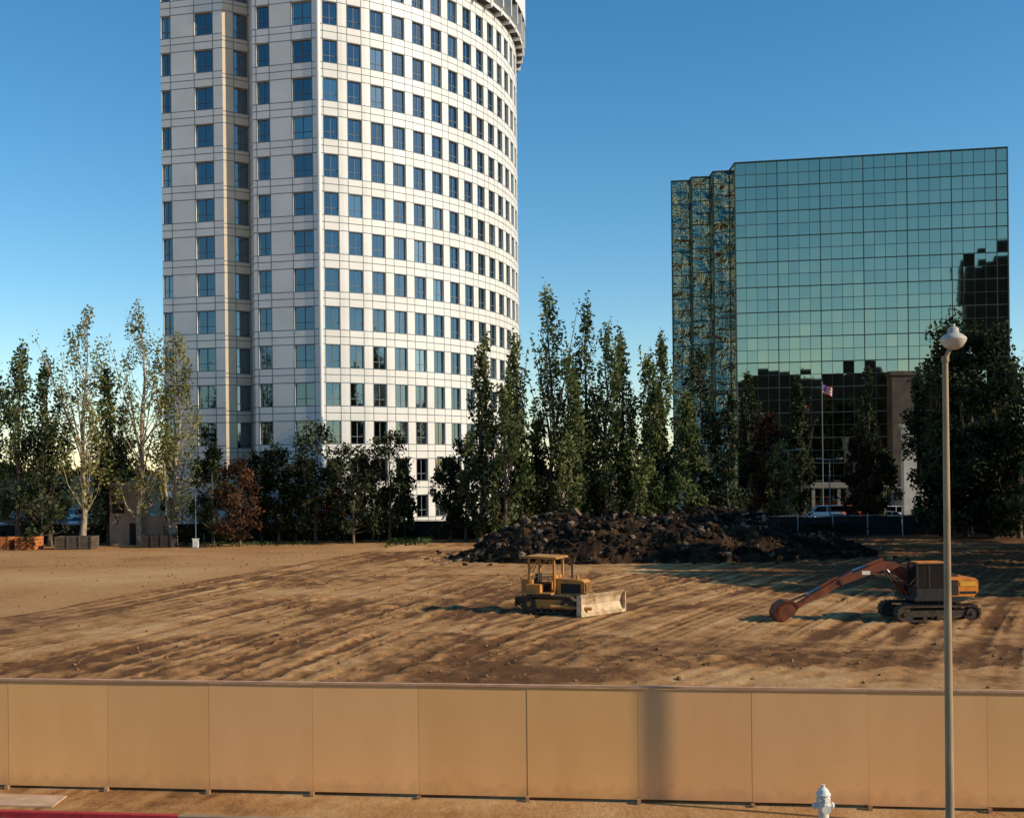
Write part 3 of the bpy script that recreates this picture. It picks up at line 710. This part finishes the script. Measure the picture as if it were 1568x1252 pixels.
for s in (-1,1):
    b.box(-1.45,0.15,0.5*s if s>0 else -1.12,1.12 if s>0 else -0.5,1.0,1.08,0)
    b.box(-1.3,-0.5,0.62*s if s>0 else -1.05,1.05 if s>0 else -0.62,1.08,1.50,0)
    b.box(0.45,1.55,0.482*s if s>0 else -0.486,0.486 if s>0 else -0.482,1.05,1.55,1)
b.box(-1.75,-1.15,-0.62,0.62,0.95,1.72,0)
b.box(-0.95,-0.45,-0.3,0.3,1.1,1.45,1); b.box(-1.08,-0.93,-0.3,0.3,1.35,2.0,1)
b.prism([(-0.05,1.0),(0.15,1.0),(0.15,1.95),(0.02,1.98)],-0.45,0.45,0)
b.cyl((-0.1,0.1,1.7),(-0.25,0.1,2.0),0.02,None,6,1); b.cyl((-0.35,-0.35,1.3),(-0.3,-0.35,1.85),0.02,None,6,1)
b.cyl((0.85,0.15,1.74),(0.85,0.15,2.45),0.055,None,10,1); b.cyl((0.85,0.15,2.40),(0.78,0.15,2.55),0.05,None,10,1)
b.cyl((1.25,-0.15,1.72),(1.25,-0.15,1.98),0.09,0.1,10,0)
for (px_,py_) in ((-1.25,-0.72),(-1.25,0.72),(0.12,-0.62),(0.12,0.62)):
    b.box(px_-0.055,px_+0.055,py_-0.055,py_+0.055,1.05,2.85,0)
b.prism([(-1.5,2.86),(0.35,2.82),(0.38,2.88),(0.3,2.93),(-1.4,2.97),(-1.52,2.93)],-0.85,0.85,0)
for s in (-1,1): b.cyl((-1.25,0.72*s,2.2),(-0.7,0.70*s,2.84),0.035,None,6,0); b.cyl((0.12,0.62*s,1.9),(-1.25,0.72*s,1.9),0.025,None,6,0)
b.cyl((-1.25,-0.72,1.8),(-1.25,0.72,2.7),0.03,None,6,0)
b.obj("body",[M_cat,M_black],dz,bevel=0.015,recalc=True)
b=MB(); Mb=Matrix.Translation((2.55,0,0.0))@Matrix.Rotation(math.radians(-24),4,'Z')
prof=[(0.10,0.03),(-0.05,0.25),(-0.12,0.55),(-0.06,0.85),(0.08,1.08),(0.03,1.10),(-0.13,0.88),(-0.19,0.55),(-0.13,0.22),(0.02,0.0)]
b.prism(prof,-1.65,1.65,0,Mb)
b.box(0.06,0.14,-1.65,1.65,-0.02,0.14,0,Mb)
for s in (-1,1): b.box(-0.2,0.14,1.65*s-0.03,1.65*s+0.03,0.0,1.05,0,Mb)
for yy in (-0.9,0,0.9): b.box(-0.28,-0.15,yy-0.05,yy+0.05,0.15,0.95,1,Mb)
for s in (-1,1):
    b.cyl((0.2,1.28*s,0.42),(2.35,1.0*s,0.35),0.10,0.09,8,1); b.cyl((1.4,0.42*s,1.35),(2.35,0.4*s,0.75),0.05,0.035,8,1)
b.box(0.1,0.3,-1.25,1.25,0.36,0.50,1)
b.obj("blade",[M_steel,M_cat],dz,recalc=True)
b=MB(); b.box(-2.15,-1.6,-0.5,0.5,0.55,0.75,0)
for yy in (-0.4,0,0.4): b.prism([(-2.2,0.75),(-2.05,0.75),(-2.1,0.25),(-1.95,0.12),(-2.22,0.3)],yy-0.05,yy+0.05,0)
b.obj("ripper",[M_track],dz,recalc=True)

# ------------------------------------------------------------------ excavator (faces -X)
M_org=surf("orange_paint",(0.80,0.26,0.025),(0.50,0.16,0.03),2.0,0.5,bump=0.05)
M_rust=surf("dark_orange_boom",(0.21,0.055,0.022),(0.11,0.033,0.018),2.5,0.6)
M_stripe=surf("yellow_orange",(0.85,0.45,0.05),None,3,0.5)
ex=empty("excavator",(18.95,50.8,hgt(18.95,50.8)-0.01),math.radians(3),0.94)
for s in (-1,1): trackset(ex,-2.0,2.05,0.80,1.0*s,0.55,nshoe=44,fm=M_track)
b=MB()
b.box(-1.0,1.0,-0.75,0.75,0.35,0.8,1); b.cyl((0,0,0.75),(0,0,1.02),0.62,None,20,1)
b.box(-1.15,1.25,-1.22,1.22,1.02,1.22,1)
b.prism([(0.55,1.22),(1.75,1.22),(1.95,1.45),(1.95,1.95),(1.8,2.08),(0.55,2.08)],-1.22,1.22,0)
b.box(0.56,0.98,-1.235,-1.221,1.28,2.0,1)
b.box(1.05,1.85,-1.238,-1.222,1.70,1.92,2); b.box(1.05,1.85,-1.238,-1.222,1.34,1.46,1)
b.box(1.0,1.35,-0.4,0.1,2.08,2.18,1); b.cyl((0.9,0.5,2.05),(0.9,0.5,2.45),0.05,None,8,1)
b.box(-1.1,0.5,0.15,1.2,1.22,1.80,1)
cx0,cx1,cy0,cy1=-1.05,0.5,-1.22,-0.18
b.box(cx0,cx1,cy0,cy1,1.22,1.62,1)
for px_ in (cx0+0.04,cx0+0.62,cx1-0.05):
    for py_ in (cy0+0.04,cy1-0.04): b.box(px_-0.045,px_+0.045,py_-0.045,py_+0.045,1.62,2.74,1)
b.box(cx0-0.03,cx1+0.03,cy0-0.03,cy1+0.03,2.74,2.80,1)
b.box(cx0+0.1,cx1-0.1,cy0+0.1,cy1-0.1,2.80,2.86,0)
b.box(-0.6,-0.1,-0.9,-0.5,1.7,2.4,1)
b.obj("upper_body",[M_org,M_black,M_stripe],ex,bevel=0.012,recalc=True)
g=MB()
g.box(cx0+0.03,cx0+0.04,cy0+0.08,cy1-0.08,1.64,2.72); g.box(cx1-0.04,cx1-0.03,cy0+0.08,cy1-0.08,1.64,2.72)
g.box(cx0+0.08,cx1-0.09,cy0+0.02,cy0+0.03,1.64,2.72); g.box(cx0+0.08,cx1-0.09,cy1-0.03,cy1-0.02,1.64,2.72)
g.obj("cab_glass",[M_cabg],ex)
b=MB()
def beam(p,wd,m=0,yc=0.0):
    up=[];dn=[]
    for i,(x,z,t) in enumerate(p):
        a_=p[max(0,i-1)]; c_=p[min(len(p)-1,i+1)]; dx,dz_=c_[0]-a_[0],c_[1]-a_[1]; l=math.hypot(dx,dz_); nxx,nzz=-dz_/l,dx/l
        up.append((x+nxx*t/2,z+nzz*t/2)); dn.append((x-nxx*t/2,z-nzz*t/2))
    b.prism(up+dn[::-1],yc-wd/2,yc+wd/2,m)
beam([(-0.55,1.35,0.35),(-1.05,2.05,0.46),(-1.7,2.58,0.46),(-2.3,2.64,0.42),(-3.2,2.30,0.36),(-4.35,1.85,0.26)],0.36,0,0.0)
beam([(-3.75,2.30,0.20),(-4.3,1.92,0.36),(-5.2,1.42,0.32),(-6.55,0.72,0.20)],0.28,0,0.0)
def cy(a_,c_,r1,r2,y=0.0):
    A=Vector((a_[0],y,a_[1])); Cc=Vector((c_[0],y,c_[1])); Mi=A.lerp(Cc,0.55); b.cyl(A,Mi,r1,None,10,0); b.cyl(Mi,Cc,r2,None,8,2)
cy((-1.0,1.15),(-2.1,2.45),0.075,0.045,-0.27); cy((-1.0,1.15),(-2.1,2.45),0.075,0.045,0.27)
cy((-2.2,2.94),(-3.75,2.40),0.085,0.05); cy((-4.45,2.12),(-6.0,1.28),0.075,0.045)
b.cyl((-6.0,-0.1,1.28),(-6.75,-0.1,1.0),0.04,None,6,1); b.cyl((-6.0,0.1,1.28),(-6.75,0.1,1.0),0.04,None,6,1)
b.cyl((-6.0,-0.12,1.28),(-6.2,-0.12,0.9),0.035,None,6,1)
bk=[(-6.50,0.75),(-6.75,1.02),(-7.15,1.05),(-7.55,0.80),(-7.70,0.42),(-7.58,0.10),(-7.35,0.0),(-7.28,0.06),(-7.42,0.2),(-7.5,0.45),(-7.4,0.72),(-7.1,0.9),(-6.85,0.85),(-6.6,0.6)]
b.prism(bk,-0.5,0.5,0)
for yy in (-0.5,0.46): b.prism([(-6.50,0.75),(-6.75,1.02),(-7.15,1.05),(-7.55,0.80),(-7.70,0.42),(-7.58,0.10),(-7.3,0.0),(-6.7,0.42)],yy,yy+0.04,0)
for k in range(5): b.prism([(-7.38,0.05),(-7.28,0.08),(-7.08,-0.03)],-0.48+k*0.22,-0.40+k*0.22,1)
b.cyl((-4.3,-0.2,1.92),(-4.3,0.2,1.92),0.12,None,12,1); b.cyl((-6.52,-0.3,0.75),(-6.52,0.3,0.75),0.08,None,10,1)
b.box(-3.3,-2.9,-0.184,-0.181,2.22,2.40,3)
b.obj("boom_stick_bucket",[M_rust,M_track,surf("chrome_rod",(0.6,0.6,0.6),None,3,0.25,metal=1.0),M_white],ex,recalc=True)

# ------------------------------------------------------------------ parked cars
def car(x,y,rot,col,van=False,col_name="car_paint"):
    m=surf(col_name,col,tuple(c*0.85 for c in col),1,0.3,spec=0.6)
    b=MB()
    if van: body=[(-2.35,0.35),(2.35,0.35),(2.4,0.8),(2.1,1.0),(1.55,1.08),(-2.3,1.08),(-2.4,0.8)]; top=[(1.5,1.07),(0.9,1.85),(-2.1,1.9),(-2.25,1.07)]
    else: body=[(-2.2,0.32),(2.2,0.32),(2.25,0.62),(2.1,0.80),(1.0,0.92),(-1.5,0.95),(-2.15,0.90),(-2.28,0.6)]; top=[(0.95,0.91),(0.25,1.38),(-0.95,1.42),(-1.65,0.94)]
    b.prism(body,-0.87,0.87,0); b.prism(top,-0.76,0.76,1)
    zt=top[1][1]; b.prism([(top[1][0]+0.03,zt-0.03),(top[1][0]-0.05,zt+0.03),(top[2][0]+0.03,top[2][1]+0.03),(top[2][0]-0.04,top[2][1]-0.03)],-0.765,0.765,0)
    for s in (-1,1):
        b.box(-0.35,-0.27,0.77*s-0.01,0.77*s+0.01,0.92,zt,0)
        for xx in (-1.4,1.35):
            b.cyl((xx,0.72*s,0.33),(xx,0.89*s,0.33),0.33,None,14,2); b.cyl((xx,0.88*s,0.33),(xx,0.90*s,0.33),0.19,None,10,3)
        b.box(2.2,2.27,0.55*s-0.17,0.55*s+0.17,0.58,0.74,3)
    o=b.obj("parked_car",[m,M_dglass,M_black,M_white],None,bevel=0.04,recalc=True); o.location=(x,y,0.02); o.rotation_euler=(0,0,rot)
cols=[(0.6,0.6,0.58),(0.35,0.03,0.03),(0.08,0.12,0.25),(0.7,0.7,0.68),(0.03,0.03,0.035),(0.45,0.38,0.28),(0.10,0.22,0.40)]
cl=[(-60,160),(-64,150),(-55,165),(-66.5,172),(-70,155),(-73,164),(-75,170),(48,140),(51.5,139),(46,128),(55,134),(36,128),(40,136),(42,150),(53,150),(58,142),(24,132),(18,140),(30,131),(6,150),(12,146),(-58,150),(-69,146)]
for i,(x,y) in enumerate(cl): car(x,y,R.choice([0,math.pi])+R.uniform(-.1,.1)+(0.0 if i%3 else 1.2),cols[i%len(cols)],van=(i%5==3))
car(46.5,150,0.05,(0.70,0.12,0.05),van=True); car(50.5,146,0.0,(0.65,0.64,0.6),van=True); car(57,150,0.1,(0.7,0.68,0.62),van=True)
e=empty("entrance_pylon",(49.6,139,0)); b=MB(); b.box(-0.7,0.9,-0.5,0.5,0,12.0,0); b.box(-0.9,1.1,-0.7,0.7,12.0,12.4,0); b.box(-1.2,1.4,-0.9,0.9,0,0.5,0)
b.obj("pylon",[surf("pale_render",(0.55,0.50,0.42),(0.42,0.38,0.32),1,0.8)],e)
e=empty("entrance_canopy",(46.0,158,0)); b=MB(); b.box(-4,8,-2,2,4.2,4.9,0)
for xx in (-3.6,0,3.8,7.6): b.box(xx-0.2,xx+0.2,-1.8,-1.4,0,4.2,0)
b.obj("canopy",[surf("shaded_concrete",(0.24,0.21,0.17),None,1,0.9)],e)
M_tanw=surf("tan_wall",(0.46,0.35,0.23),(0.38,0.28,0.18),0.8,0.85)
def lowbldg(name,x,y,w_,d_,h_,mt,bays=6):
    e=empty(name,(x,y,0)); b=MB(); b.box(-w_/2,w_/2,-d_/2,d_/2,0,h_,0); b.box(-w_/2-0.2,w_/2+0.2,-d_/2-0.2,d_/2+0.2,h_,h_+0.5,1)
    for i in range(bays):
        xx=-w_/2+w_*(i+0.5)/bays; b.box(xx-w_/bays*0.3,xx+w_/bays*0.3,-d_/2-0.03,-d_/2-0.01,0.9,min(h_-0.6,3.0),2); b.box(xx-w_/bays*0.33,xx+w_/bays*0.33,-d_/2-0.12,-d_/2,0.75,0.88,1)
    b.obj("walls",[mt,M_conc,M_dglass],e)
lowbldg("low_office_building",-76,195,40,14,6.2,M_tanw,9)
lowbldg("low_office_building",62,158,14,5,3.6,surf("cream_wall",(0.55,0.47,0.36),(0.45,0.38,0.29),0.8,0.85),5)
lowbldg("low_office_building",10,175,26,10,6.0,M_tanw,7)

# flag on pole --------------------------------------------------------------
e=empty("flagpole",(42.0,150,0)); b=MB(); b.cyl((0,0,0),(0,0,18.4),0.075,0.045,8); b.cyl((0,0,18.4),(0,0,18.6),0.12,0.1,8); b.cyl((0,0,0),(0,0,0.3),0.3,0.25,10); b.obj("pole",[surf("pole_grey",(0.22,0.215,0.20),None,3,0.6)],e)
b=MB(); n_=10
for i in range(n_):
    for j in range(7):
        f=lambda u,v:(0.06+u*1.3,0.35*math.sin(u*6+v*0.7)*u,18.3-v*1.25-u*0.45)
        u0,u1,v0,v1=i/n_,(i+1)/n_,j/7,(j+1)/7
        b.face([f(u0,v0),f(u1,v0),f(u1,v1),f(u0,v1)],2 if (u0<0.35 and v0<0.5) else j%2)
b.obj("flag",[surf("flag_red",(0.65,0.08,0.05),None,3,0.8),surf("flag_white",(0.75,0.66,0.60),None,3,0.8),surf("flag_blue",(0.12,0.11,0.28),None,3,0.8)],e,smooth=True)

# planter crates (boxed trees) ----------------------------------------------
def crate(x,y,L_,c1):
    e=empty("planter_crate",(x,y,0)); b=MB()
    for k in range(4):
        z=0.05+k*0.3
        b.box(-L_/2,L_/2,-0.9,-0.84,z,z+0.27); b.box(-L_/2,L_/2,0.84,0.9,z,z+0.27); b.box(-L_/2,-L_/2+0.06,-0.84,0.84,z,z+0.27); b.box(L_/2-0.06,L_/2,-0.84,0.84,z,z+0.27)
    for i in range(4): xx=-L_/2+0.1+(L_-0.2)*i/3; b.box(xx-0.06,xx+0.06,-0.97,-0.90,0,1.25)
    b.box(-L_/2+0.07,L_/2-0.07,-0.83,0.83,0.1,1.1,1)
    b.obj("boards",[surf("crate_wood",c1,tuple(c*0.6 for c in c1),3,0.9),M_dk],e)
crate(-49.3,107.2,2.2,(0.55,0.19,0.06)); crate(-46.6,107.0,2.0,(0.58,0.20,0.06)); crate(-42.0,107.0,3.6,(0.13,0.10,0.07)); crate(-34.4,108.0,3.0,(0.06,0.045,0.035))
e=empty("utility_shed",(-38.6,112.6,0)); b=MB(); b.box(-1.9,1.5,-1.0,1.2,0,6.0,0); b.box(-2.05,1.65,-1.15,1.35,6.0,6.25,1); b.box(0.1,1.1,-1.04,-1.0,0,2.2,2); b.box(-1.6,-0.4,-1.03,-1.0,3.2,4.2,2); b.box(1.5,3.4,-0.6,1.0,0,2.9,0)
b.obj("shed_body",[surf("brown_stucco",(0.36,0.26,0.17),(0.27,0.19,0.12),0.8,0.85),M_conc,M_dk],e)
e=empty("site_marker_post",(-30.4,106.5,0)); b=MB(); b.box(-0.25,0.25,-0.2,0.2,0,0.8,0); b.cyl((0,0,0.8),(0,0,5.0),0.05,None,6,1); b.box(-0.35,0.35,-0.06,0.0,0.8,0.9,0); b.obj("marker",[M_white,M_joint],e)
for (x,y,hh) in ((-6.5,117,8.5),(29.5,118.5,9.0),(34.6,121,8.0)):
    e=empty("parking_lot_light",(x,y,0)); b=MB(); b.cyl((0,0,0),(0,0,hh),0.09,0.06,8); b.cyl((0,0,0),(0,0,0.6),0.25,None,10)
    b.box(-1.1,1.1,-0.05,0.05,hh-0.1,hh); b.box(-1.4,-0.8,-0.2,0.2,hh-0.05,hh+0.15); b.box(0.8,1.4,-0.2,0.2,hh-0.05,hh+0.15); b.obj("light_pole",[M_conc],e)
